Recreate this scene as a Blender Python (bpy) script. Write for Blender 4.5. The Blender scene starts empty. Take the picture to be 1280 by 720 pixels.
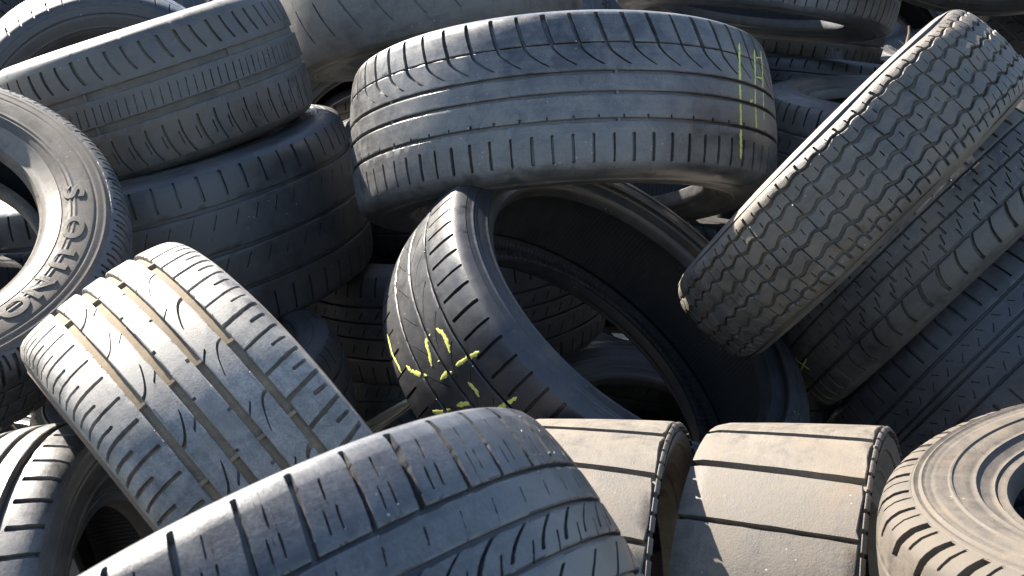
import bpy, bmesh, math, random
from mathutils import Vector, Matrix
from math import sin, cos, pi, radians

random.seed(7)
scene = bpy.context.scene
COL = scene.collection

# ------------------------------------------------------------------ camera
PITCH = radians(16.0)
CAM = Vector((0, 0, 1.42))
cam_d = bpy.data.cameras.new('camera')
cam = bpy.data.objects.new('camera', cam_d)
COL.objects.link(cam)
cam.location = CAM
cam.rotation_euler = (pi / 2 - PITCH, 0, 0)
cam_d.sensor_width = 36
cam_d.lens = 45.0
cam_d.clip_start = 0.02
cam_d.clip_end = 2000
cam_d.dof.use_dof = True
cam_d.dof.focus_distance = 1.75
cam_d.dof.aperture_fstop = 22
scene.camera = cam
scene.render.resolution_x, scene.render.resolution_y = 1024, 576

# ------------------------------------------------------------------ light
SUN_EL, SUN_AZ = 38.0, 135.0       # azimuth from +x, anticlockwise: the sun stands left, a little beyond the pile
sd = Vector((cos(radians(SUN_EL)) * cos(radians(SUN_AZ)), cos(radians(SUN_EL)) * sin(radians(SUN_AZ)), sin(radians(SUN_EL))))
world = bpy.data.worlds.new('World')
scene.world = world
world.use_nodes = True
wn = world.node_tree
sky = wn.nodes.new('ShaderNodeTexSky')
sky.sky_type = 'NISHITA'
sky.sun_disc = False
sky.sun_elevation = radians(SUN_EL)
sky.sun_rotation = math.atan2(sd.x, sd.y)
sky.air_density = 1.0
sky.dust_density = 0.7
sky.ozone_density = 1.6
bg = wn.nodes['Background']
bg.inputs['Strength'].default_value = 0.068
wn.links.new(sky.outputs[0], bg.inputs['Color'])
sun_d = bpy.data.lights.new('sun', 'SUN')
sun_d.energy = 5.0
sun_d.angle = radians(0.5)
sun_d.color = (1.0, 0.92, 0.81)
sun = bpy.data.objects.new('sun', sun_d)
COL.objects.link(sun)
sun.rotation_euler = sd.to_track_quat('Z', 'Y').to_euler()
scene.view_settings.view_transform = 'Standard'
scene.view_settings.look = 'None'
scene.view_settings.gamma = 1
scene.view_settings.use_curve_mapping = False
scene.view_settings.exposure = 2.35

# ------------------------------------------------------------------ helpers
FWD = Vector((0, cos(PITCH), -sin(PITCH)))
DOWN = Vector((0, -sin(PITCH), -cos(PITCH)))
RIGHT = Vector((1, 0, 0))
FPX = 1600.0


def cam_vec(v):
    return RIGHT * v[0] + DOWN * v[1] + FWD * v[2]


def cam_pt(v):
    return CAM + cam_vec(v)


def link(name, me, mat, parent=None):
    o = bpy.data.objects.new(name, me)
    COL.objects.link(o)
    if mat is not None:
        me.materials.append(mat)
    if parent is not None:
        o.parent = parent
    return o


def mesh(name, vs, fs, sharp=32):
    me = bpy.data.meshes.new(name)
    me.from_pydata(vs, [], fs)
    me.update()
    for p in me.polygons:
        p.use_smooth = True
    if sharp:
        me.set_sharp_from_angle(angle=radians(sharp))
    return me


# ------------------------------------------------------------------ materials
def rubber(name, base, dust, amount, rough=0.40, spec=0.6, bump=0.25, scale=1.0, brown=None, seed=0.0, stain=.55):
    """worn rubber with drifts of dust, stains, scuffs and a fine grain"""
    m = bpy.data.materials.new(name)
    m.use_nodes = True
    nt = m.node_tree
    n, l = nt.nodes, nt.links
    b = n['Principled BSDF']
    tc = n.new('ShaderNodeTexCoord')
    mp = n.new('ShaderNodeMapping')
    mp.inputs['Location'].default_value = (seed, seed * 1.7, seed * .6)
    l.new(tc.outputs['Object'], mp.inputs['Vector'])

    def noise(sc, det=5, rg=.6, dist=0.0):
        t = n.new('ShaderNodeTexNoise')
        t.inputs['Scale'].default_value = sc * scale
        t.inputs['Detail'].default_value = det
        t.inputs['Roughness'].default_value = rg
        t.inputs['Distortion'].default_value = dist
        l.new(mp.outputs[0], t.inputs['Vector'])
        return t.outputs['Fac']

    def ramp(src, a, c, v0=0.0, v1=1.0):
        r = n.new('ShaderNodeMapRange')
        r.inputs['From Min'].default_value = a
        r.inputs['From Max'].default_value = c
        r.inputs['To Min'].default_value = v0
        r.inputs['To Max'].default_value = v1
        l.new(src, r.inputs['Value'])
        return r.outputs[0]

    def mixc(f, a, c):
        x = n.new('ShaderNodeMix')
        x.data_type = 'RGBA'
        for s, v in ((x.inputs[0], f), (x.inputs[6], a), (x.inputs[7], c)):
            if hasattr(v, 'links'):
                l.new(v, s)
            else:
                s.default_value = v if not isinstance(v, tuple) else (*v, 1)
        return x.outputs[2]

    def mul(a, c, op='MULTIPLY'):
        x = n.new('ShaderNodeMath')
        x.operation = op
        x.use_clamp = True
        for s, v in ((x.inputs[0], a), (x.inputs[1], c)):
            if hasattr(v, 'links'):
                l.new(v, s)
            else:
                s.default_value = v
        return x.outputs[0]

    big = ramp(noise(5.5, 4, .55, .4), .32, .68)
    mid = ramp(noise(34, 6, .68, .6), .36, .66)
    fine = noise(420, 3, .7)
    vfine = noise(1300, 2, .6)
    # wear that runs round the tyre
    sx = n.new('ShaderNodeSeparateXYZ')
    l.new(tc.outputs['Object'], sx.inputs[0])
    at = n.new('ShaderNodeMath')
    at.operation = 'ARCTAN2'
    l.new(sx.outputs['Y'], at.inputs[0])
    l.new(sx.outputs['X'], at.inputs[1])
    rl = n.new('ShaderNodeVectorMath')
    rl.operation = 'LENGTH'
    l.new(tc.outputs['Object'], rl.inputs[0])
    cb = n.new('ShaderNodeCombineXYZ')
    l.new(at.outputs[0], cb.inputs['X'])
    for src, dst in ((sx.outputs['Z'], 'Y'), (rl.outputs['Value'], 'Z')):
        q = n.new('ShaderNodeMath')
        q.operation = 'MULTIPLY_ADD'
        q.inputs[1].default_value = 60
        q.inputs[2].default_value = seed
        l.new(src, q.inputs[0])
        l.new(q.outputs[0], cb.inputs[dst])
    sn = n.new('ShaderNodeTexNoise')
    sn.inputs['Scale'].default_value = 2.6
    sn.inputs['Detail'].default_value = 7
    sn.inputs['Roughness'].default_value = .72
    l.new(cb.outputs[0], sn.inputs['Vector'])
    streak = ramp(sn.outputs['Fac'], .40, .64)
    f = mul(mul(mul(big, .42), mul(mul(mid, .55), mul(streak, .20), 'ADD'), 'ADD'), amount)
    f = mul(f, ramp(fine, .3, .7, .55, 1.15))
    base = tuple(x * .62 for x in base)
    c = mixc(f, base, dust)
    # dull brown stains
    st = mul(ramp(noise(11, 6, .7, 1.2), .55 - (stain - .55) * .3, .72), stain)
    c = mixc(st, c, brown or tuple(.45 * x + .55 * y for x, y in zip(dust, (.10, .062, .03))))
    # pale scuffs: tiny flecks
    vo = n.new('ShaderNodeTexVoronoi')
    vo.inputs['Scale'].default_value = 95 * scale
    l.new(mp.outputs[0], vo.inputs['Vector'])
    fl = mul(ramp(vo.outputs['Distance'], .13, .07), ramp(noise(14, 3, .5), .56, .64))
    c = mixc(mul(fl, .8), c, (.34, .31, .26))
    l.new(c, b.inputs['Base Color'])
    r = ramp(f, 0, .8, rough - .06, min(rough + .38, 1))
    l.new(r, b.inputs['Roughness'])
    b.inputs['Specular IOR Level'].default_value = spec
    bp = n.new('ShaderNodeBump')
    bp.inputs['Strength'].default_value = bump
    bp.inputs['Distance'].default_value = .0015
    h = mul(mul(fine, .45), mul(mul(vfine, .2), mul(mul(noise(90, 5, .7), .55), mul(sn.outputs['Fac'], .12), 'ADD'), 'ADD'), 'ADD')
    l.new(h, bp.inputs['Height'])
    l.new(bp.outputs[0], b.inputs['Normal'])
    return m


GREY = (.028, .030, .036)
M_LINER = rubber('inner_liner_rubber', (.016, .016, .018), (.05, .048, .045), .5, .55, seed=3)
_nt = M_LINER.node_tree
_tc = _nt.nodes.new('ShaderNodeTexCoord')
_sx = _nt.nodes.new('ShaderNodeSeparateXYZ')
_at = _nt.nodes.new('ShaderNodeMath')
_at.operation = 'ARCTAN2'
_ml = _nt.nodes.new('ShaderNodeMath')
_ml.operation = 'MULTIPLY'
_ml.inputs[1].default_value = 260
_sn = _nt.nodes.new('ShaderNodeMath')
_sn.operation = 'SINE'
_bp = _nt.nodes.new('ShaderNodeBump')
_bp.inputs['Strength'].default_value = .22
_bp.inputs['Distance'].default_value = .0015
_nt.links.new(_tc.outputs['Object'], _sx.inputs[0])
_nt.links.new(_sx.outputs['Y'], _at.inputs[0])
_nt.links.new(_sx.outputs['X'], _at.inputs[1])
_nt.links.new(_at.outputs[0], _ml.inputs[0])
_nt.links.new(_ml.outputs[0], _sn.inputs[0])
_nt.links.new(_sn.outputs[0], _bp.inputs['Height'])
_nt.links.new(_bp.outputs[0], _nt.nodes['Principled BSDF'].inputs['Normal'])
M_CHALK = bpy.data.materials.new('yellow_crayon')
M_CHALK.use_nodes = True
_b = M_CHALK.node_tree.nodes['Principled BSDF']
_b.inputs['Roughness'].default_value = .8
_n = M_CHALK.node_tree.nodes.new('ShaderNodeTexNoise')
_n.inputs['Scale'].default_value = 160
_r = M_CHALK.node_tree.nodes.new('ShaderNodeValToRGB')
_r.color_ramp.elements[0].position = .18
_r.color_ramp.elements[0].color = (.07, .07, .035, 1)
_r.color_ramp.elements[1].position = .42
_r.color_ramp.elements[1].color = (.62, .62, .14, 1)
_tc = M_CHALK.node_tree.nodes.new('ShaderNodeTexCoord')
M_CHALK.node_tree.links.new(_tc.outputs['Object'], _n.inputs['Vector'])
M_CHALK.node_tree.links.new(_n.outputs['Fac'], _r.inputs[0])
M_CHALK.node_tree.links.new(_r.outputs[0], _b.inputs['Base Color'])


# ------------------------------------------------------------------ tyre builder
class Profile:
    """half section of a tyre: arc length measured from the crown; u = 1 is the tread edge"""
    def __init__(s, R, hw, q, flat=False):
        rim = q * R
        mid = (R - .04 + rim) / 2
        pts = [(0, R), (hw * .3, R - .0005), (hw * .6, R - .0028), (hw * .85, R - .0066), (hw, R - .0115), (hw + .0075, R - .021), (hw + .012, R - .036),
               (hw + .014, R - .055), (hw + .012, mid), (hw + .003, rim + .022), (hw * .965, rim + .012), (hw * .95, rim + .003)]
        if flat:
            pts[8:] = [(hw - .018, mid), (hw - .020, rim + .022), (hw - .021, rim + .012), (hw - .022, rim + .003)]
        if flat:
            pts[1:8] = [(hw * .3, R - .0001), (hw * .6, R - .0004), (hw * .9, R - .0010), (hw, R - .0030), (hw + .0015, R - .012), (hw - .006, R - .035), (hw - .014, R - .055)]
        pts = [p for i, p in enumerate(pts) if i < 8 or p[1] < R - .06]
        ext = [(-pts[1][0], pts[1][1])] + pts + [(pts[-1][0] - .003, pts[-1][1] - .006)]
        out = []
        for i in range(1, len(ext) - 2):
            p0, p1, p2, p3 = ext[i - 1:i + 3]
            for k in range(10):
                t = k / 10
                out.append(tuple(.5 * (2 * p1[j] + (p2[j] - p0[j]) * t + (2 * p0[j] - 5 * p1[j] + 4 * p2[j] - p3[j]) * t * t
                                       + (3 * p1[j] - p0[j] - 3 * p2[j] + p3[j]) * t ** 3) for j in (0, 1)))
        out.append(pts[-1])
        s.p = out
        s.s = [0.0]
        for a, b in zip(out, out[1:]):
            s.s.append(s.s[-1] + math.dist(a, b))
        k = next(i for i, p in enumerate(out) if p[0] >= hw - 1e-6)
        s.L = s.s[k]
        s.umax = s.s[-1] / s.L
        s.R, s.hw, s.q, s.rim = R, hw, q, rim

    def at(s, u, off=0.0):
        """(z, r) on the section at u, pushed off along the outward normal"""
        sg = -1 if u < 0 else 1
        a = min(abs(u) * s.L, s.s[-1] - 1e-7)
        lo, hi = 0, len(s.s) - 1
        while hi - lo > 1:
            m = (lo + hi) // 2
            if s.s[m] <= a:
                lo = m
            else:
                hi = m
        t = (a - s.s[lo]) / max(s.s[hi] - s.s[lo], 1e-9)
        p, q = s.p[lo], s.p[hi]

        def tan(i):
            i0, i1 = max(i - 1, 0), min(i + 1, len(s.p) - 1)
            d = (s.p[i1][0] - s.p[i0][0], s.p[i1][1] - s.p[i0][1])
            if i == 0:
                d = (1, 0)
            h = math.hypot(*d)
            return d[0] / h, d[1] / h
        t0, t1 = tan(lo), tan(hi)
        d = (t0[0] + (t1[0] - t0[0]) * t, t0[1] + (t1[1] - t0[1]) * t)
        h = math.hypot(*d)
        nz, nr = -d[1] / h, d[0] / h
        return sg * (p[0] + (q[0] - p[0]) * t + nz * off), p[1] + (q[1] - p[1]) * t + nr * off


def revolve(name, sec, seg, closed=True):
    vs, fs = [], []
    m = len(sec)
    for i in range(seg):
        a = 2 * pi * i / seg
        c, s = cos(a), sin(a)
        for z, r in sec:
            vs.append((r * c, r * s, z))
    for i in range(seg):
        j = (i + 1) % seg
        for k in range(m - 1):
            fs.append((i * m + k, j * m + k, j * m + k + 1, i * m + k + 1))
    return mesh(name, vs, fs, 40)


def slot(off=.5, a=0., b=1., w=.003, d=.006, skew=0., bend=0., tail=0.):
    """a cut across a rib: from a to b of the rib's width; skew/bend/hook in pitches"""
    return dict(off=off, a=a, b=b, w=w * 1.35, d=d * 1.1, fn=lambda t: skew * (t - .5) + bend * ((t - .5) ** 2 - .25) * 4 + tail * (1 - t) ** 1.7)


def rib_mesh(name, P, u0, u1, n, slots, D, phase=0., zz0=(0, 1), zz1=(0, 1), rows=9, jit=.07, rnd=None, wear=0.0, chip=.0006):
    """one band of tread blocks, its edges (zigzag where given) and its cuts as real relief"""
    rnd = rnd or random.Random(1)
    pit = [1 + rnd.uniform(-jit, jit) for _ in range(n)]
    tot = sum(pit)
    st, acc = [], 0
    for p in pit:
        st.append(acc / tot * 2 * pi)
        acc += p
    pit = [p / tot * 2 * pi for p in pit]
    slots = sorted(slots, key=lambda s: s['off'])
    ts = set(i / (rows - 1) for i in range(rows))
    for s in slots:
        for e, sg in ((s['a'], -1), (s['b'], 1)):
            if 0.001 < e < .999:
                ts.add(e)
                ts.add(min(max(e + sg * .018, 0), 1))
    wid = abs(u1 - u0) * P.L
    ch = min(.0012 / wid, .08)
    ts |= {ch, 1 - ch}
    ts = sorted(ts)
    clean = [ts[0]]
    for t in ts[1:]:
        if t - clean[-1] > 1e-4:
            clean.append(t)
    ts = [0.0] + clean + [1.0]
    top = [False] + [True] * len(clean) + [False]
    # columns of one pitch
    cols = []
    if slots:
        for i, s in enumerate(slots):
            nx = slots[(i + 1) % len(slots)]
            gap = (nx['off'] - s['off']) % 1 or 1.0
            cols += [('s', s, -1, 0), ('s', s, -.75, 1), ('s', s, .75, 1), ('s', s, 1, 0)]
            km = 3 if len(slots) == 1 else 2
            for k in range(1, km + 1):
                cols.append(('m', s, nx, k / (km + 1), gap))
    else:
        cols = [('f', k / 4) for k in range(4)]
    nz = 2 * pi

    def zig(z, phi):
        if z[0] == 0:
            return 0
        x = (phi / nz * z[1]) % 1
        return z[0] * (4 * abs(x - .5) - 1)
    vs = []
    m = len(ts)
    R = P.R
    cache = {}
    wj = [rnd.uniform(.72, 1.3) for _ in range(n)]
    w1, w2 = rnd.uniform(0, 6), rnd.uniform(0, 6)
    for k in range(n):
        for c in cols:
            for ti, t in enumerate(ts):
                dep = 0.0
                if c[0] == 's':
                    s = c[1]
                    ins = s['a'] - 1e-6 <= t <= s['b'] + 1e-6
                    w = s['w'] * wj[k] if ins else s['w'] * .35
                    phi = st[k] + (s['off'] + s['fn'](t)) * pit[k] + c[2] * w / 2 / R
                    if c[3] and ins:
                        dep = s['d']
                elif c[0] == 'm':
                    s, nx, f, gap = c[1:]
                    phi = st[k] + (s['off'] + gap * f + s['fn'](t) * (1 - f) + nx['fn'](t) * f) * pit[k]
                else:
                    phi = st[k] + c[1] * pit[k]
                if not top[ti]:
                    dep = D
                elif t in (0.0, 1.0):
                    dep = max(dep, .0005 + rnd.random() ** 3 * chip * 3)
                phi += phase + (rnd.uniform(-.0004, .0004) / R if ti not in (0, m - 1) else 0)
                if top[ti]:
                    dep += wear * (.5 + .5 * sin(3 * phi + w1) * sin(5 * phi + w2 + 2 * t))
                    dep = min(dep, D)
                e0 = u0 + zig(zz0, phi)
                e1 = u1 + zig(zz1, phi)
                u = e0 + (e1 - e0) * t
                key = (round(u, 3), round(dep, 4))
                if key not in cache:
                    cache[key] = P.at(u, -dep)
                z, r = cache[key]
                vs.append((r * cos(phi), r * sin(phi), z))
    N = n * len(cols)
    fs = []
    for i in range(N):
        j = (i + 1) % N
        for q in range(m - 1):
            fs.append((i * m + q, j * m + q, j * m + q + 1, i * m + q + 1))
    return mesh(name, vs, fs, 30)


def frame_for(c, axis):
    z = cam_vec(axis).normalized()
    o = cam_pt(c)
    x = CAM - o
    x = (x - z * x.dot(z)).normalized()
    y = z.cross(x)
    return Matrix(((x.x, y.x, z.x, o.x), (x.y, y.y, z.y, o.y), (x.z, y.z, z.z, o.z), (0, 0, 0, 1)))


SW_RINGS = [(1.42, .0006), (1.5, .0011), (1.56, .0)]
TY = {}


def tyre(key, label, pose, ribs, mat, groove=None, side=None, D=.0065, edge=1.17, seed=0, group=None, rings=(.18, .5, .78), flip_ok=True, ring_h=.0012, bead_mat=None, flat=False, bead_w=.16):
    c, ax, R, hw, q = pose[:3], pose[3:6], pose[6], pose[7], pose[8]
    P = Profile(R, hw, q, flat)
    root = bpy.data.objects.new('tyre', None)
    COL.objects.link(root)
    root.empty_display_size = .1
    root.matrix_world = frame_for(c, ax)
    root['label'] = label
    root['category'] = 'tyre'
    if group:
        root['group'] = group
    rnd = random.Random(seed + 11)
    groove, side = groove or mat, side or mat
    # floor of the grooves
    us = [-edge + 2 * edge * i / 28 for i in range(29)]
    sec = [P.at(-edge - .03, -.0015)] + [P.at(u, -D) for u in us] + [P.at(edge + .03, -.0015)]
    tread = link('tread', revolve('tread', sec, 128), groove, root)
    for i, rb in enumerate(ribs):
        a, b, n, sl = rb[:4]
        kw = rb[4] if len(rb) > 4 else {}
        me = rib_mesh('tread_rib', P, a, b, n, sl, D + .001, rnd=rnd, **kw)
        link('tread_rib', me, mat, tread)
    # side walls with moulded rings, beads with their toe
    for sg in (1, -1):
        us = edge - .0, P.umax
        sec = []
        cuts = [us[0] + (us[1] - us[0]) * f for f in rings]
        k = 46
        for i in range(k + 1):
            u = us[0] + (us[1] - bead_w - us[0]) * i / k
            off = -.0004
            for cu in cuts:
                d = abs(u - cu) * P.L
                if d < .0026:
                    off += ring_h * (1 - d / .0026)
            if us[0] + .2 * (us[1] - us[0]) < u < us[0] + .24 * (us[1] - us[0]):
                off -= .0008
            sec.append(P.at(sg * u, off))
        if sg < 0:
            sec = sec[::-1]
        sw = link('sidewall', revolve('sidewall', sec, 112), side, root)
        bu = [P.umax - bead_w + (bead_w - .02) * i / 6 for i in range(7)]
        z0, r0 = P.at(sg * P.umax, 0)
        zi = sg * (abs(z0) - .020)
        bs = [P.at(sg * (bu[0] - .01), -.0008)] + [P.at(sg * x, .0008) for x in bu] + [ (z0 - sg * .001, r0), (z0 - sg * .006, r0 - .0025), (zi, r0 - .003), (zi - sg * .002, r0 + .001), (zi - sg * .001, r0 + .012)]
        if sg < 0:
            bs = bs[::-1]
        link('bead', revolve('bead', bs, 112), bead_mat or side, sw)
    # inside
    sec = []
    for i in range(41):
        f = -1 + 2 * i / 40
        u = f * (P.umax - .12)
        th = .011 if abs(f) < .5 else .009
        z, r = P.at(u, -th - D * (abs(f) < .45))
        if abs(f) > .97:
            z = math.copysign(hw * .95 - .021, f)
        sec.append((z, r))
    link('inner_liner', revolve('inner_liner', sec[::-1], 96), M_LINER, root)
    TY[key] = (root, P)
    if key == 'T2':      # the moulded ridges round the far bead, seen through the opening
        vs, fs = [], []
        n = 300
        z0 = -(hw * .95 - .024)
        for i in range(n):
            a = 2 * pi * i / n
            up = .0022 if i % 2 else 0.0
            for r, dz in ((P.rim + .0, 0), (P.rim + .004, .001 + up), (P.rim + .014, .002 + up), (P.rim + .022, -.006)):
                vs.append((r * cos(a), r * sin(a), z0 + dz))
        for i in range(n):
            j = (i + 1) % n
            for k in range(3):
                fs.append((i * 4 + k, i * 4 + k + 1, j * 4 + k + 1, j * 4 + k))
        link('ridged_ring', mesh('ridged_ring', vs, fs, 20), mat, root)
    return root


POSE = {
 'T1': (0.081, -0.241, 2.071, -0.058, -0.995, 0.087, 0.340, 0.106, 0.637),
 'T2': (0.130, 0.087, 1.887, 0.533, -0.658, -0.531, 0.322, 0.097, 0.741),
 'T3': (-0.308, 0.253, 1.530, 0.742, -0.587, 0.324, 0.318, 0.099, 0.630),
 'T4': (-0.186, 0.325, 0.931, -0.523, -0.807, 0.274, 0.303, 0.088, 0.630),
 'T5': (0.106, 0.418, 1.500, 0.966, -0.010, -0.258, 0.263, 0.090, 0.675),
 'T6': (0.339, 0.411, 1.483, 0.921, -0.024, -0.388, 0.253, 0.097, 0.630),
 'T7': (0.645, 0.231, 1.146, -0.145, -0.971, -0.190, 0.307, 0.056, 0.59),
 'T8': (0.471, -0.139, 1.797, -0.698, -0.704, 0.132, 0.285, 0.064, 0.631),
 'T9': (0.681, -0.065, 2.076, -0.669, -0.708, 0.225, 0.311, 0.066, 0.630),
 'T10': (0.796, 0.111, 2.145, -0.672, -0.683, 0.286, 0.306, 0.092, 0.630),
 'T11': (-0.837, -0.050, 1.711, 0.183, -0.673, -0.717, 0.317, 0.057, 0.620),
 'T12': (-0.497, 0.422, 1.445, 0.988, -0.133, -0.073, 0.269, 0.070, 0.630),
 'T13': (-0.625, -0.343, 2.245, -0.296, -0.920, -0.256, 0.264, 0.101, 0.630),
 'T14': (-0.618, -0.113, 2.336, -0.208, -0.933, -0.295, 0.352, 0.130, 0.632),
 'T16': (-0.173, -0.613, 2.726, -0.201, -0.977, -0.069, 0.317, 0.101, 0.630),
 'T17': (0.546, -0.693, 2.849, 0.128, -0.986, -0.109, 0.315, 0.090, 0.630),
 'T15': (-0.907, -0.363, 2.888, 0.382, 0.359, -0.851, 0.317, 0.095, 0.630),
 'T18': (0.831, -0.302, 2.708, 0.029, -0.95, -0.30, 0.312, 0.095, 0.630),
 'T19': (0.921, -0.739, 2.314, 0.075, -0.936, 0.344, 0.311, 0.095, 0.630),
 'T20': (-0.118, -0.004, 2.575, -0.102, -0.957, -0.271, 0.308, 0.099, 0.630),
 'T27': (-0.504, 0.201, 2.052, -0.211, -0.904, -0.371, 0.251, 0.077, 0.644),
 'T21': (0.236, 0.362, 2.53, 0.10, -0.75, -0.65, 0.300, 0.080, 0.620),
 'T22': (0.727, 0.313, 2.386, 0.577, -0.170, -0.799, 0.338, 0.087, 0.702),
 'T23': (-0.98, 0.02, 1.98, 0.20, -0.97, -0.012, 0.22, 0.09, 0.63),
 'T26': (-0.320, -0.308, 3.110, 0.104, -0.113, -0.988, 0.312, 0.094, 0.630),
 'T25': (1.053, -0.621, 3.354, -0.194, -0.047, -0.980, 0.277, 0.102, 0.669),
 'T24': (0.80, -0.50, 3.30, 0.120, -0.986, -0.113, 0.320, 0.054, 0.638),
}

# ------------------------------------------------------------------ ground under the pile
def ground():
    m = bpy.data.materials.new('dry_earth')
    m.use_nodes = True
    nt = m.node_tree
    b = nt.nodes['Principled BSDF']
    tc = nt.nodes.new('ShaderNodeTexCoord')
    t = nt.nodes.new('ShaderNodeTexNoise')
    t.inputs['Scale'].default_value = 3
    t.inputs['Detail'].default_value = 8
    r = nt.nodes.new('ShaderNodeValToRGB')
    r.color_ramp.elements[0].color = (.03, .027, .024, 1)
    r.color_ramp.elements[1].color = (.075, .064, .052, 1)
    nt.links.new(tc.outputs['Object'], t.inputs['Vector'])
    nt.links.new(t.outputs['Fac'], r.inputs[0])
    nt.links.new(r.outputs[0], b.inputs['Base Color'])
    b.inputs['Roughness'].default_value = .95
    vs, fs = [], []
    rad = [0, .4, .8, 1.1, 1.4, 1.7, 2.0, 2.3, 2.6, 3, 3.6, 4.4, 6, 10, 20, 60, 200, 600]
    S = 48
    cx, cy = 0.1, 2.9
    rr = random.Random(5)
    for i, q in enumerate(rad):
        for k in range(S):
            a = 2 * pi * k / S
            x, y = cx + q * 1.25 * cos(a), cy + q * sin(a)
            h = .32 * max(0.0, min(1.0, (2.1 - q) / 2.0)) if q < 2.1 else 0
            h += rr.uniform(-.02, .02) if 0 < q < 10 else 0
            vs.append((x, y, h))
    for i in range(len(rad) - 1):
        for k in range(S):
            j = (k + 1) % S
            fs.append((i * S + k, (i + 1) * S + k, (i + 1) * S + j, i * S + j))
    o = link('ground', mesh('ground', vs, fs, 0), m)
    o['kind'] = 'structure'


ground()

# ------------------------------------------------------------------ the tyres
S = slot
DUST = (.21, .202, .19)
TAN = (.30, .25, .19)

m1 = rubber('rubber_wide', GREY, (.25, .24, .225), .55, .36, .7, seed=1)
tyre('T1', 'wide worn tyre with yellow crayon strokes at its right end, topmost in the centre', POSE['T1'], [
    (.60, 1.2, 56, [S(.5, .0, .70, .0046, .006, tail=.34)], dict(jit=0)),
    (.222, .585, 56, [S(.84, .22, 1, .0038, .005, tail=1.25)], dict(jit=0, rows=14)),
    (-.048, .178, 40, []),
    (-.398, -.092, 60, [S(.5, 0, .14, .0025, .004)]),
    (-1.2, -.442, 74, [S(.5, .34, .80, .0034, .006, skew=.06)]),
], m1, seed=1)

m2 = rubber('rubber_open', (.024, .025, .029), (.075, .074, .073), .45, .40, .6, seed=2)  # darkened rubber: the shade lying on this tyre is put into its colour
tyre('T2', 'open tyre leaning in the centre with a yellow crayon figure on its tread', POSE['T2'], [
    (.44, 1.2, 66, [S(.5, .10, .72, .0036, .006, skew=.1)]),
    (.02, .405, 40, [S(.5, .15, .8, .0016, .003, skew=-1.2, bend=.3)]),
    (-.39, -.01, 40, [S(.5, .2, .75, .0016, .003, skew=1.2)]),
    (-1.2, -.42, 60, [S(.5, .25, .7, .003, .005, skew=.3)]),
], m2, seed=2)

m3 = rubber('rubber_sunlit_pale', (.05, .05, .052), (.33, .31, .275), .95, seed=4)  # dust tone raised to paint the sun's brightness into the rubber
g3 = rubber('groove_tan', (.17, .132, .09), (.31, .245, .165), 1.0, .8, .2, seed=5)
tyre('T3', 'pale sunlit tyre with four wide tan grooves leaning at front left', POSE['T3'], [
    (-1.2, -.545, 56, [S(.25, .10, .9, .0032, .006, skew=-.25, bend=.06), S(.75, .12, .55, .0032, .006, skew=-.1)]),
    (-.455, -.185, 28, [S(.35, .0, .72, .0034, .006, skew=-.9, bend=-.2), S(.8, .70, 1, .0026, .005, skew=-.5)]),
    (-.095, .135, 28, [S(.3, .0, .14, .0034, .005), S(.75, .84, 1, .0034, .005)]),
    (.225, .51, 28, [S(.35, .25, 1, .0036, .006, skew=-.9, bend=.25), S(.8, 0, .3, .0026, .005, skew=-.5)]),
    (.605, 1.2, 56, [S(.25, .0, .80, .0036, .006, skew=-.35), S(.72, .42, .72, .003, .006, skew=-.2)]),
], m3, groove=g3, side=rubber('sidewall_brown', (.07, .055, .045), (.20, .155, .115), .9, .7, seed=36), D=.0055, seed=3)

m4 = rubber('rubber_front', (.036, .037, .041), (.18, .18, .185), .5, .38, .65, seed=6)
sip = lambda o, a, b: S(o, a, b, .0011, .003, skew=.45)
tyre('T4', 'nearest tyre, large grey tread with slanted shoulder blocks at bottom centre', POSE['T4'], [
    (.425, 1.2, 50, [S(.08, .0, .80, .0036, .0062, skew=.45), sip(.40, .12, .32), sip(.62, .12, .32), sip(.50, .42, .60)]),
    (.095, .385, 62, [S(.5, .3, .7, .001, .0018, skew=.3)]),
    (-.22, .055, 62, [S(.5, .2, 1, .003, .005, skew=1.0, bend=.2), S(.9, 0, .5, .0014, .003, skew=.6)]),
    (-.55, -.25, 40, [S(.5, 0, .8, .003, .005, skew=.9)]),
    (-1.2, -.59, 62, [S(.5, .2, 1, .0036, .006, skew=.4)]),
], m4, seed=4, D=.006)

m5 = rubber('rubber_tan_bald', (.066, .058, .049), (.175, .152, .122), 1.0, .56, .5, .5, stain=.8, seed=7)
blk = [S(.5, 0, 1, .0066, .0085, skew=.3)]
tyre('T5', 'bald tan tyre with square cross cuts, left of the two standing at bottom', POSE['T5'], [
    (-1.02, .93, 20, blk, dict(jit=.10, rows=14, phase=.05, zz1=(.022, 67))), (.965, 1.05, 67, [S(.5, 0, 1, .0045, .006)], dict(rows=4))], m5, seed=5, D=.012, edge=1.12, flat=True)
m6 = rubber('rubber_tan_bald_b', (.066, .058, .049), (.175, .152, .122), 1.0, .56, .5, .5, stain=.8, seed=9)
tyre('T6', 'bald tan tyre with square cross cuts, right of the two standing at bottom', POSE['T6'], [
    (-1.02, .93, 20, blk, dict(jit=.10, rows=14, phase=.02, zz1=(.022, 61))), (.965, 1.05, 61, [S(.5, 0, 1, .0045, .006)], dict(rows=4))], m6, seed=6, D=.012, edge=1.12, flat=True)

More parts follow.
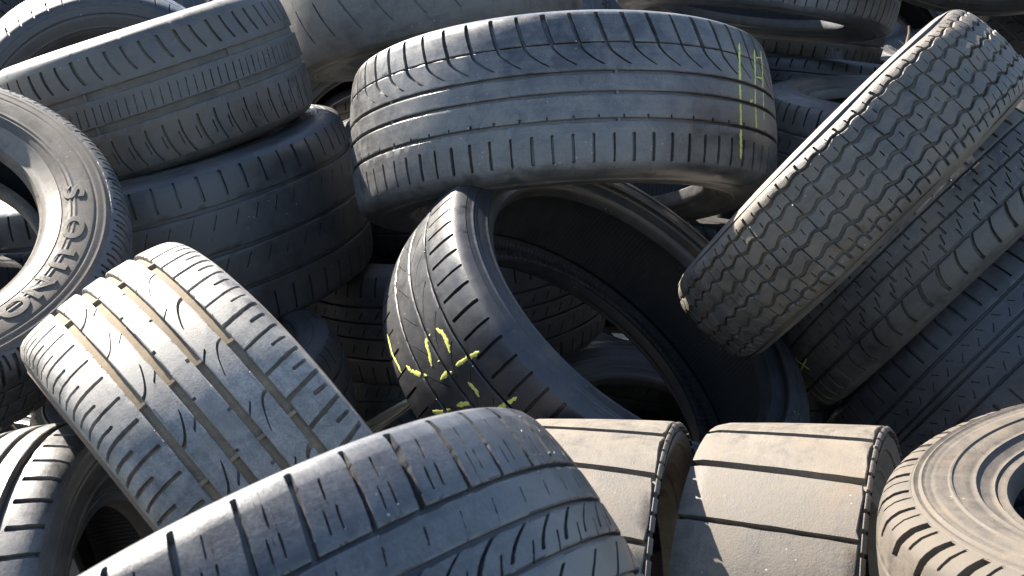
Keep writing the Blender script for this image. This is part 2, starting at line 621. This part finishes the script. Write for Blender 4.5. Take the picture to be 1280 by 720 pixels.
m7 = rubber('rubber_mud', (.062, .054, .046), (.125, .104, .080), 1.0, .62, .4, .35, seed=11)
tyre('T7', 'brown muddy tyre lying flat with its ringed sidewall up at bottom right corner', POSE['T7'], [
    (-1.25, -.3, 48, [S(.5, 0, .7, .005, .007, skew=.3)]),
    (-.25, .25, 40, []),
    (.3, 1.5, 40, [S(.3, .30, .97, .0075, .009, skew=.4), S(.75, .55, .97, .003, .005, skew=.3)]),
], m7, seed=7, edge=1.45, rings=(.06, .13, .42, .66, .86), ring_h=.0028, D=.008)

m8 = rubber('rubber_van', (.046, .044, .043), (.155, .135, .108), .95, bump=.8, seed=13, stain=.85)
Z = 54
sl8 = [S(.25, .0, 1, .0018, .004), S(.75, .15, .6, .0013, .003)]
k8 = lambda a, b, ph=0.: dict(zz0=(a, Z), zz1=(b, Z), jit=0, phase=ph, wear=.0045, rows=8, chip=.0016)
tyre('T8', 'van tyre with zigzag honeycomb tread leaning at upper right', POSE['T8'], [
    (.86, 1.24, Z, [S(.25, .0, .45, .003, .005), S(.75, .0, .3, .0016, .004)], k8(.04, 0)),
    (.55, .81, Z, sl8, k8(.05, .04)),
    (.21, .49, Z, [S(.25, .0, 1, .0019, .004)], k8(.05, .05)),
    (-.15, .15, Z, [S(.25, .0, 1, .0019, .004), S(.75, .3, .7, .0014, .003)], k8(.05, .05)),
    (-.49, -.21, Z, [S(.25, .0, 1, .0019, .004)], k8(.05, .05)),
    (-.81, -.55, Z, sl8, k8(.04, .05)),
    (-1.24, -.86, Z, [S(.25, .55, 1, .003, .005), S(.75, .4, 1, .0022, .004)], k8(0, .04)),
], m8, seed=8, D=.007)

m9 = rubber('rubber_stack_mid', (.032, .031, .031), (.14, .125, .105), .8, bump=.5, seed=15, stain=.8)
zs = [S(.3, 0, .5, .0022, .004), S(.62, .5, 1, .0022, .004)]
tyre('T9', 'tyre with chequered cuts and wavy shoulder ribs squeezed below the zigzag tyre at right', POSE['T9'], [
    (.55, 1.2, 60, [S(.5, .1, .8, .004, .006)]),
    (.14, .50, 60, zs, dict(zz0=(.01, 120))),
    (-.40, .09, 60, [S(.3, 0, .45, .0024, .004), S(.55, .3, .72, .002, .004, skew=.4), S(.85, .6, 1, .0024, .004)]),
    (-1.2, -.47, 60, [S(.5, .25, 1, .0042, .006, skew=.15, bend=.25)]),
], m9, seed=9)

m10 = rubber('rubber_blue_black', (.030, .030, .036), (.10, .098, .10), .6, bump=.3, seed=17)
tyre('T10', 'dark tyre with two close centre grooves, lowest of the leaning row at right', POSE['T10'], [
    (.475, 1.2, 62, [S(.5, .15, .75, .003, .006, skew=-.15)]),
    (.10, .425, 62, [S(.3, .1, .5, .0016, .003, skew=.8), S(.8, .55, .95, .0016, .003, skew=-.8)]),
    (-.02, .06, 60, []),
    (-.42, -.06, 62, [S(.3, .1, .5, .0016, .003, skew=.8), S(.8, .55, .95, .0016, .003, skew=-.8)]),
    (-1.2, -.47, 62, [S(.5, .2, .8, .003, .006)]),
], m10, seed=10)

m11 = rubber('rubber_blue_grey', (.036, .038, .042), (.13, .125, .12), .8, seed=19)
s11 = rubber('sidewall_dusty', (.040, .036, .034), (.13, .108, .082), 1.0, .6, seed=20)
b11 = rubber('bead_pale', (.05, .048, .046), (.21, .174, .128), 1.0, .42, .6, seed=21)
tyre('T11', 'round tyre with raised letters and pale dusty bead ring at left edge', POSE['T11'], [
    (.45, 1.32, 88, [S(.3, .12, .82, .004, .006, skew=.3), S(.8, .5, .9, .003, .005)]),
    (.02, .41, 80, [S(.5, 0, 1, .003, .005, skew=.4)]),
    (-.41, -.02, 80, [S(.5, 0, 1, .003, .005, skew=.4)]),
    (-1.32, -.45, 88, [S(.5, .15, .9, .004, .006)]),
], m11, side=s11, seed=11, edge=1.29, rings=(.08, .5, .56), bead_mat=b11, bead_w=.5)

m12 = rubber('rubber_corner', (.036, .037, .041), (.20, .19, .175), .6, .36, .7, seed=23)
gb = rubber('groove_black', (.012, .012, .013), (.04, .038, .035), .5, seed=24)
tyre('T12', 'tyre with broad black grooves and dark sidewall in the bottom left corner', POSE['T12'], [
    (.50, 1.2, 52, [S(.5, .10, .85, .0042, .006, skew=-.3, bend=-.08)]),
    (.10, .37, 40, []),
    (-.32, .00, 40, []),
    (-1.2, -.46, 52, [S(.5, .15, .9, .0042, .006)]),
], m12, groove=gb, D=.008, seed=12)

m13 = rubber('rubber_left_top', (.040, .040, .042), (.14, .13, .115), .75, .40, .65, seed=25, brown=(.085, .062, .042), stain=.9)
g13 = rubber('groove_dusty', (.06, .055, .048), (.17, .15, .125), .9, .75, seed=26)
tyre('T13', 'tyre with curved shoulder cuts and two shallow dusty grooves at upper left', POSE['T13'], [
    (.375, 1.2, 58, [S(.5, .16, .62, .0038, .006, skew=-.6, bend=.36)]),
    (-.15, .255, 120, [S(.5, .1, .75, .0013, .0025, skew=.3)]),
    (-1.2, -.28, 58, [S(.2, .28, .84, .0026, .005, skew=-.85, bend=.42), S(.7, .45, .66, .0016, .004, skew=-.5, bend=.2)]),
], m13, groove=g13, D=.0045, seed=13)

m14 = rubber('rubber_left_low', (.036, .037, .040), (.11, .108, .105), .5, .40, .6, seed=27)
tyre('T14', 'smooth worn tyre with short straight shoulder cuts beneath the dusty grooved tyre at left', POSE['T14'], [
    (.605, 1.2, 60, [S(.5, .16, .66, .0036, .006, skew=-.06)]),
    (.045, .555, 60, [S(.5, .55, .85, .0016, .003, skew=.9)]),
    (-.46, -.005, 60, [S(.5, .5, .85, .0016, .003, skew=.9)]),
    (-1.2, -.51, 60, [S(.5, .3, .8, .003, .005)]),
], m14, seed=14, D=.005)

m16 = rubber('rubber_bald', (.05, .048, .047), (.16, .15, .135), .9, bump=.15, seed=29)
tyre('T16', 'smooth bald tyre with sparse long curved cuts along the top edge, left of centre', POSE['T16'], [
    (-1.2, 1.2, 30, [S(.5, .22, .50, .0036, .003, skew=-1.7, bend=.3), S(.0, .62, .85, .0036, .003, skew=.6)], dict(rows=16)),
], m16, seed=16, D=.006)

m17 = rubber('rubber_sky_tint', (.04, .042, .046), (.16, .172, .195), .9, .38, .8, seed=31)  # pale bluish dust tone paints in the sky light on this tread
tyre('T17', 'blue grey tyre with fine upright cuts lying at the top, right of centre', POSE['T17'], [
    (-1.2, -.35, 80, [S(.5, .25, .9, .003, .006)]),
    (-.31, .31, 60, []),
    (.35, 1.2, 80, [S(.5, .2, .8, .003, .006)]),
], m17, seed=17)

# ------------------------------------------------------------------ tyres deeper in the pile
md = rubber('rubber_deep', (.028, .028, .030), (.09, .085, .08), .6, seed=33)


def plain(key, label, seed, grooves=(-.45, 0., .45), n=60, mat=md, w=.035):
    es = [-1.2] + [g + s * w / 2 for g in grooves for s in (-1, 1)] + [1.2]
    ribs = []
    for i in range(0, len(es), 2):
        sh = i in (0, len(es) - 2)
        ribs.append((es[i], es[i + 1], n, [S(.5, .25, .8, .003, .006, skew=.1)] if sh else [S(.5, .2, .7, .0018, .004, skew=.5)]))
    return tyre(key, label, POSE[key], ribs, mat, seed=seed)


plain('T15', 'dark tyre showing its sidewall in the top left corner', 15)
mk = rubber('rubber_deep_shaded', (.020, .020, .022), (.05, .048, .046), .4, seed=37)  # darker copy of the deep rubber, with the gap's shade painted in
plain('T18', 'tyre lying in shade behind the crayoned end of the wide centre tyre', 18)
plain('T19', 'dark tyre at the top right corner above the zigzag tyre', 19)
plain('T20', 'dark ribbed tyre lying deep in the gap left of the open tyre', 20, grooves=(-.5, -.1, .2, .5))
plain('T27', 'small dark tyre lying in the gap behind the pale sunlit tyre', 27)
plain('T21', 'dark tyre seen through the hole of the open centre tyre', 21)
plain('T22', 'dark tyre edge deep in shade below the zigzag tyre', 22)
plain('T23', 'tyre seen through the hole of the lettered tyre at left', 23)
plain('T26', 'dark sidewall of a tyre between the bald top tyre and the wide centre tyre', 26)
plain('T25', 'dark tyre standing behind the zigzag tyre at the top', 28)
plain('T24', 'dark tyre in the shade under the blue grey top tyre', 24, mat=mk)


BURIED = [p for p in [
 (-0.992, 0.423, 2.304, -0.144, -0.882, -0.450, 0.293, 0.082, 0.630),
 (0.968, 0.478, 2.436, -0.002, -0.989, 0.151, 0.317, 0.089, 0.630),
 (-0.345, 0.424, 2.496, -0.533, -0.846, -0.016, 0.321, 0.082, 0.630),
 (1.086, 0.142, 2.520, 0.876, -0.168, 0.452, 0.284, 0.080, 0.630),
 (-1.100, 0.392, 2.559, -0.626, 0.606, -0.491, 0.295, 0.092, 0.630),
 (-0.136, -0.255, 2.713, -0.132, -0.917, -0.378, 0.289, 0.086, 0.630),
 (-0.768, 0.254, 2.727, -0.073, 0.040, 0.997, 0.295, 0.087, 0.630),
 (-1.298, -0.669, 2.796, 0.706, 0.621, -0.339, 0.305, 0.099, 0.630),
 (1.258, 0.390, 2.811, -0.820, -0.018, -0.572, 0.282, 0.098, 0.630),
 (1.318, -0.007, 2.834, 0.605, -0.792, 0.080, 0.307, 0.086, 0.630),
 (1.282, -0.740, 2.841, -0.044, 0.342, 0.939, 0.291, 0.090, 0.630),
 (-1.309, 0.047, 2.917, -0.175, -0.961, -0.213, 0.298, 0.087, 0.630),
 (1.363, -0.181, 2.959, -0.594, 0.799, -0.090, 0.291, 0.088, 0.630),
 (0.355, -0.317, 2.966, -0.869, -0.028, 0.495, 0.286, 0.099, 0.630),
 (0.021, 0.331, 3.011, -0.135, -0.080, -0.988, 0.309, 0.095, 0.630),
 (-0.528, -0.822, 3.011, 0.027, -0.997, 0.072, 0.319, 0.082, 0.630),
 (1.127, 0.325, 3.026, -0.078, -0.882, -0.465, 0.321, 0.089, 0.630),
 (-0.691, 0.276, 3.029, 0.739, -0.124, -0.662, 0.299, 0.092, 0.630),
 (-0.645, -0.323, 3.045, 0.178, -0.971, -0.157, 0.294, 0.084, 0.630),
 (-1.350, 0.337, 3.065, -0.472, -0.754, -0.456, 0.281, 0.095, 0.630),
 (-1.260, -0.588, 3.080, 0.257, -0.944, 0.207, 0.303, 0.083, 0.630),
 (-0.165, 0.263, 3.115, -0.024, -0.999, 0.043, 0.284, 0.098, 0.630),
 (-1.118, -0.864, 3.161, -0.002, 0.677, -0.736, 0.282, 0.098, 0.630),
 (0.406, -0.332, 3.195, 0.053, -0.996, -0.071, 0.319, 0.099, 0.630),
 (-1.406, -0.248, 3.198, 0.122, -0.986, -0.117, 0.288, 0.082, 0.630),
 (-0.034, -0.855, 3.202, 0.587, -0.684, 0.433, 0.286, 0.088, 0.630),
] if not (p[0] < 0 and p[1] < -.5)]
for i, x in enumerate((-1.75, -1.2, -.62, -.02, .55, 1.12, 1.72)):       # the far side of the pile
    BURIED.append((x, -.80 + .06 * (i % 2), 3.78 + .1 * (i % 3), .12 * (i % 3 - 1), -.25, -.95, .31, .095, .63))

for i, x in enumerate((-1.9, -1.3, -.7, -.1, .5, 1.1, 1.7)):
    BURIED.append((x, -.98, 4.35 + .06 * (i % 3), .1 * (i % 2), -.3, -.95, .32, .095, .63))
BURIED += [(.72, -.74, 3.55, .1, -.95, -.2, .31, .09, .63), (1.35, -.62, 3.75, -.1, -.9, -.35, .31, .09, .63), (.30, .12, 3.05, .1, -.9, -.4, .31, .09, .63), (.52, -.16, 3.25, .1, -.9, -.4, .31, .09, .63)]


def copy_tree(o, parent=None):
    c = o.copy()
    COL.objects.link(c)
    c.parent = parent
    for ch in o.children:
        copy_tree(ch, c)
    return c


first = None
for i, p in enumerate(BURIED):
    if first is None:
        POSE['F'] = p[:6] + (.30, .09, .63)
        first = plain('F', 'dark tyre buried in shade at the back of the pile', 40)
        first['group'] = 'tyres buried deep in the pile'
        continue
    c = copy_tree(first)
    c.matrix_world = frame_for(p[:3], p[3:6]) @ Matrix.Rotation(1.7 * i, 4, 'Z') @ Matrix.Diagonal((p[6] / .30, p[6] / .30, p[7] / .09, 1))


# ------------------------------------------------------------------ crayon marks and raised letters
def on_surface(key, px, py, off):
    """the point of a tyre's outer surface under a sight line, in the tyre's own space, with its u"""
    root, P = TY[key]
    inv = root.matrix_world.inverted()
    d = cam_vec(((px - 640) / FPX, (py - 360) / FPX, 1))
    o0 = inv @ CAM
    dd = inv.to_3x3() @ d
    prev = None
    t = .3

    def f(t):
        p = o0 + dd * t
        r = math.hypot(p.x, p.y)
        az = abs(p.z)
        if az > P.hw + .011:
            return 1, p
        lo, hi = 0.0, 1.5
        for _ in range(26):
            m = (lo + hi) / 2
            if P.at(m)[0] < az:
                lo = m
            else:
                hi = m
        return r - P.at(lo)[1], p, math.copysign(lo, p.z)
    while t < 4:
        v = f(t)
        if v[0] <= 0:
            lo, hi = t - .004, t
            for _ in range(20):
                m = (lo + hi) / 2
                w = f(m)
                if w[0] > 0:
                    lo = m
                else:
                    hi, v = m, w
            p, u = v[1], v[2]
            z, r = P.at(u, off)
            a = math.atan2(p.y, p.x)
            return a, u
        t += .004
    return None


def stroke(key, pts, w, skip=()):
    """a crayon stroke laid on the tread as a thin raised skin with ragged edges"""
    root, P = TY[key]
    q = []
    for (x0, y0), (x1, y1) in zip(pts, pts[1:]):
        k = max(2, int(math.hypot(x1 - x0, y1 - y0) / 2))
        for i in range(k):
            q.append((x0 + (x1 - x0) * i / k, y0 + (y1 - y0) * i / k))
    q.append(pts[-1])
    s = [on_surface(key, x, y, 0) for x, y in q]
    s = [a for a in s if a]
    rnd = random.Random(len(q) * 31 + int(pts[0][0]))
    vs, fs = [], []
    last = None
    for i, (a, u) in enumerate(s):
        a0, u0 = s[max(i - 1, 0)]
        a1, u1 = s[min(i + 1, len(s) - 1)]
        dx, dy = (a1 - a0) * P.R, (u1 - u0) * P.L
        h = math.hypot(dx, dy) or 1
        nx, ny = -dy / h, dx / h
        if any(g0 < u < g1 for g0, g1 in skip):
            last = None
            continue
        tp = 1.05 * min(1, .35 + min(i, len(s) - 1 - i) * .25)
        row = []
        for e in (-1, -.4, .4, 1):
            ww = w / 2 * tp * (rnd.uniform(.45, 1.2) if abs(e) == 1 else 1) * e
            aa, uu = a + nx * ww / P.R, u + ny * ww / P.L
            z, r = P.at(uu, .0004 if abs(e) < 1 else .0001)
            row.append(len(vs))
            vs.append((r * cos(aa), r * sin(aa), z))
        if last:
            for k in range(3):
                fs.append((last[k], row[k], row[k + 1], last[k + 1]))
        last = row
    if fs:
        link('crayon_mark', mesh('crayon_mark', vs, fs, 0), M_CHALK, root)


SK2 = ((.405, .44), (-.01, .02), (-.42, -.39))
for pts, w in (
    ([(484, 418), (490, 442), (502, 466)], .0042),
    ([(508, 457), (514, 464), (524, 468), (534, 470)], .0068),
    ([(540, 458), (536, 440), (532, 428), (538, 418)], .0062),
    ([(545, 411), (552, 415), (558, 425), (563, 441)], .0065),
    ([(547, 452), (554, 450)], .005),
    ([(551, 475), (557, 468), (565, 465)], .0075),
    ([(570, 457), (580, 450), (592, 444), (599, 439)], .0072),
    ([(585, 478), (594, 487), (599, 496)], .0055),
    ([(541, 514), (550, 516), (563, 511)], .008),
    ([(571, 507), (582, 505), (591, 504)], .008),
    ([(622, 511), (632, 506), (646, 496)], .006),
):
    stroke('T2', pts, w, SK2)
SK1 = ((.178, .222), (-.092, -.048), (-.442, -.398))
for pts, w in (
    ([(924, 54), (925, 100), (926, 150), (926, 199)], .0058),
    ([(926, 128), (934, 129), (941, 125)], .0058),
    ([(943, 62), (944, 90), (944, 128), (946, 168)], .005),
    ([(951, 64), (953, 88), (954, 120), (955, 150)], .0045),
    ([(945, 72), (952, 72)], .004), ([(945, 96), (953, 98)], .004),
):
    stroke('T1', pts, w, SK1)
for pts in ([(985, 437), (998, 452), (1012, 462)], [(999, 467), (1004, 457), (1008, 448)], [(985, 456), (992, 468)]):
    stroke('T9', pts, .004)


def wear_bars(key, x, y, grooves, mat):
    """the little moulded bars that cross the grooves of a tread at one place"""
    root, P = TY[key]
    tread = [c for c in root.children if c.name.startswith('tread')][0]
    a, _ = on_surface(key, x, y, 0)
    for g0, g1 in grooves:
        vs, fs = [], []
        for i, (da, dp) in enumerate(((-.0030, .0055), (-.0018, .0014), (.0018, .0014), (.0030, .0055))):
            for k in range(3):
                u = g0 + (g1 - g0) * k / 2
                z, r = P.at(u, -dp)
                aa = a + da / P.R
                vs.append((r * cos(aa), r * sin(aa), z))
        for i in range(3):
            for k in range(2):
                fs.append((i * 3 + k, i * 3 + 3 + k, i * 3 + 4 + k, i * 3 + 1 + k))
        link('wear_bar', mesh('wear_bar', vs, fs, 30), mat, tread)


G3 = ((-.545, -.455), (-.185, -.095), (.135, .225), (.51, .605))
for x, y in ((176, 506), (95, 392), (262, 596)):
    wear_bars('T3', x, y, G3, g3)
G1 = ((.178, .222), (-.092, -.048), (-.442, -.398))
for x, y in ((488, 131), (771, 92)):
    wear_bars('T1', x, y, G1, m1)
for x, y in ((120, 160), (300, 100)):
    wear_bars('T13', x, y, ((.255, .375), (-.28, -.15)), m13)


def letters(key, text, spots, r, h, mat):
    """letters standing proud of the sidewall, tops outward"""
    root, P = TY[key]
    sw = [c for c in root.children if c.name.startswith('sidewall')][0]
    for i, chx in enumerate(text):
        cu = bpy.data.curves.new('letter', 'FONT')
        cu.body = chx
        cu.size = h * 1.35
        cu.extrude = .0004
        cu.offset = .0012
        cu.bevel_depth = .0003
        cu.align_x = 'CENTER'
        tmp = bpy.data.objects.new('letter_tmp', cu)
        COL.objects.link(tmp)
        me = bpy.data.meshes.new_from_object(tmp.evaluated_get(bpy.context.evaluated_depsgraph_get()))
        bpy.data.objects.remove(tmp)
        bm = bmesh.new()
        bm.from_mesh(me)
        bmesh.ops.subdivide_edges(bm, edges=[e for e in bm.edges if e.calc_length() > .01], cuts=2)
        bm.to_mesh(me)
        bm.free()
        inv = root.matrix_world.inverted()
        o0, dd = inv @ CAM, inv.to_3x3() @ cam_vec(((spots[i][0] - 640) / FPX, (spots[i][1] - 360) / FPX, 1))
        hit = o0 + dd * ((P.hw + .013 - o0.z) / dd.z)
        a = math.atan2(hit.y, hit.x)
        for v in me.vertices:
            x, y, z = v.co
            rr = r + y
            aa = a - x * 1.35 / r
            lo, hi = 1.2, P.umax - .2
            for _ in range(24):
                m = (lo + hi) / 2
                if P.at(m)[1] > rr:
                    lo = m
                else:
                    hi = m
            zz = P.at(lo)[0]
            v.co = (rr * cos(aa), rr * sin(aa), zz + z + .0003)
        me.name = 'raised_letter'
        link('raised_letter', me, mat, sw)


letters('T11', 'SOUNO', ((92, 240), (84, 284), (69, 322), (47, 357), (21, 386)), .232, .027, s11)


# ------------------------------------------------------------------ dry stalk caught behind the zigzag tyre
def stalk():
    m = bpy.data.materials.new('dry_straw')
    m.use_nodes = True
    nb = m.node_tree.nodes['Principled BSDF']
    tn = m.node_tree.nodes.new('ShaderNodeTexNoise')
    tn.inputs['Scale'].default_value = 90
    rp = m.node_tree.nodes.new('ShaderNodeValToRGB')
    rp.color_ramp.elements[0].color = (.16, .12, .07, 1)
    rp.color_ramp.elements[1].color = (.38, .31, .19, 1)
    m.node_tree.links.new(tn.outputs['Fac'], rp.inputs[0])
    m.node_tree.links.new(rp.outputs[0], nb.inputs['Base Color'])
    nb.inputs['Roughness'].default_value = .8
    root = bpy.data.objects.new('dry_stalk', None)
    COL.objects.link(root)
    base = cam_pt(((1128 - 640) / FPX * 1.86, (62 - 360) / FPX * 1.86, 1.86))
    root.location = base
    root['label'] = 'short pale dry stalk sticking up behind the edge of the zigzag tyre'
    root['category'] = 'stalk'

    def tube(name, pts, r0, r1):
        vs, fs = [], []
        for i, p in enumerate(pts):
            r = r0 + (r1 - r0) * i / (len(pts) - 1)
            for k in range(6):
                a = k * pi / 3
                vs.append((p[0] + r * cos(a), p[1] + r * sin(a), p[2]))
        for i in range(len(pts) - 1):
            for k in range(6):
                fs.append((i * 6 + k, i * 6 + (k + 1) % 6, i * 6 + 6 + (k + 1) % 6, i * 6 + 6 + k))
        link(name, mesh(name, vs, fs, 40), m, root)
    tube('stem', [(0, 0, -.03), (.002, 0, -.01), (.006, .002, .01), (.008, .002, .024), (.007, .002, .034)], .0022, .0014)
    tube('leaf', [(.004, 0, .004), (-.002, -.002, .010), (-.007, -.003, .013)], .0018, .0006)


stalk()
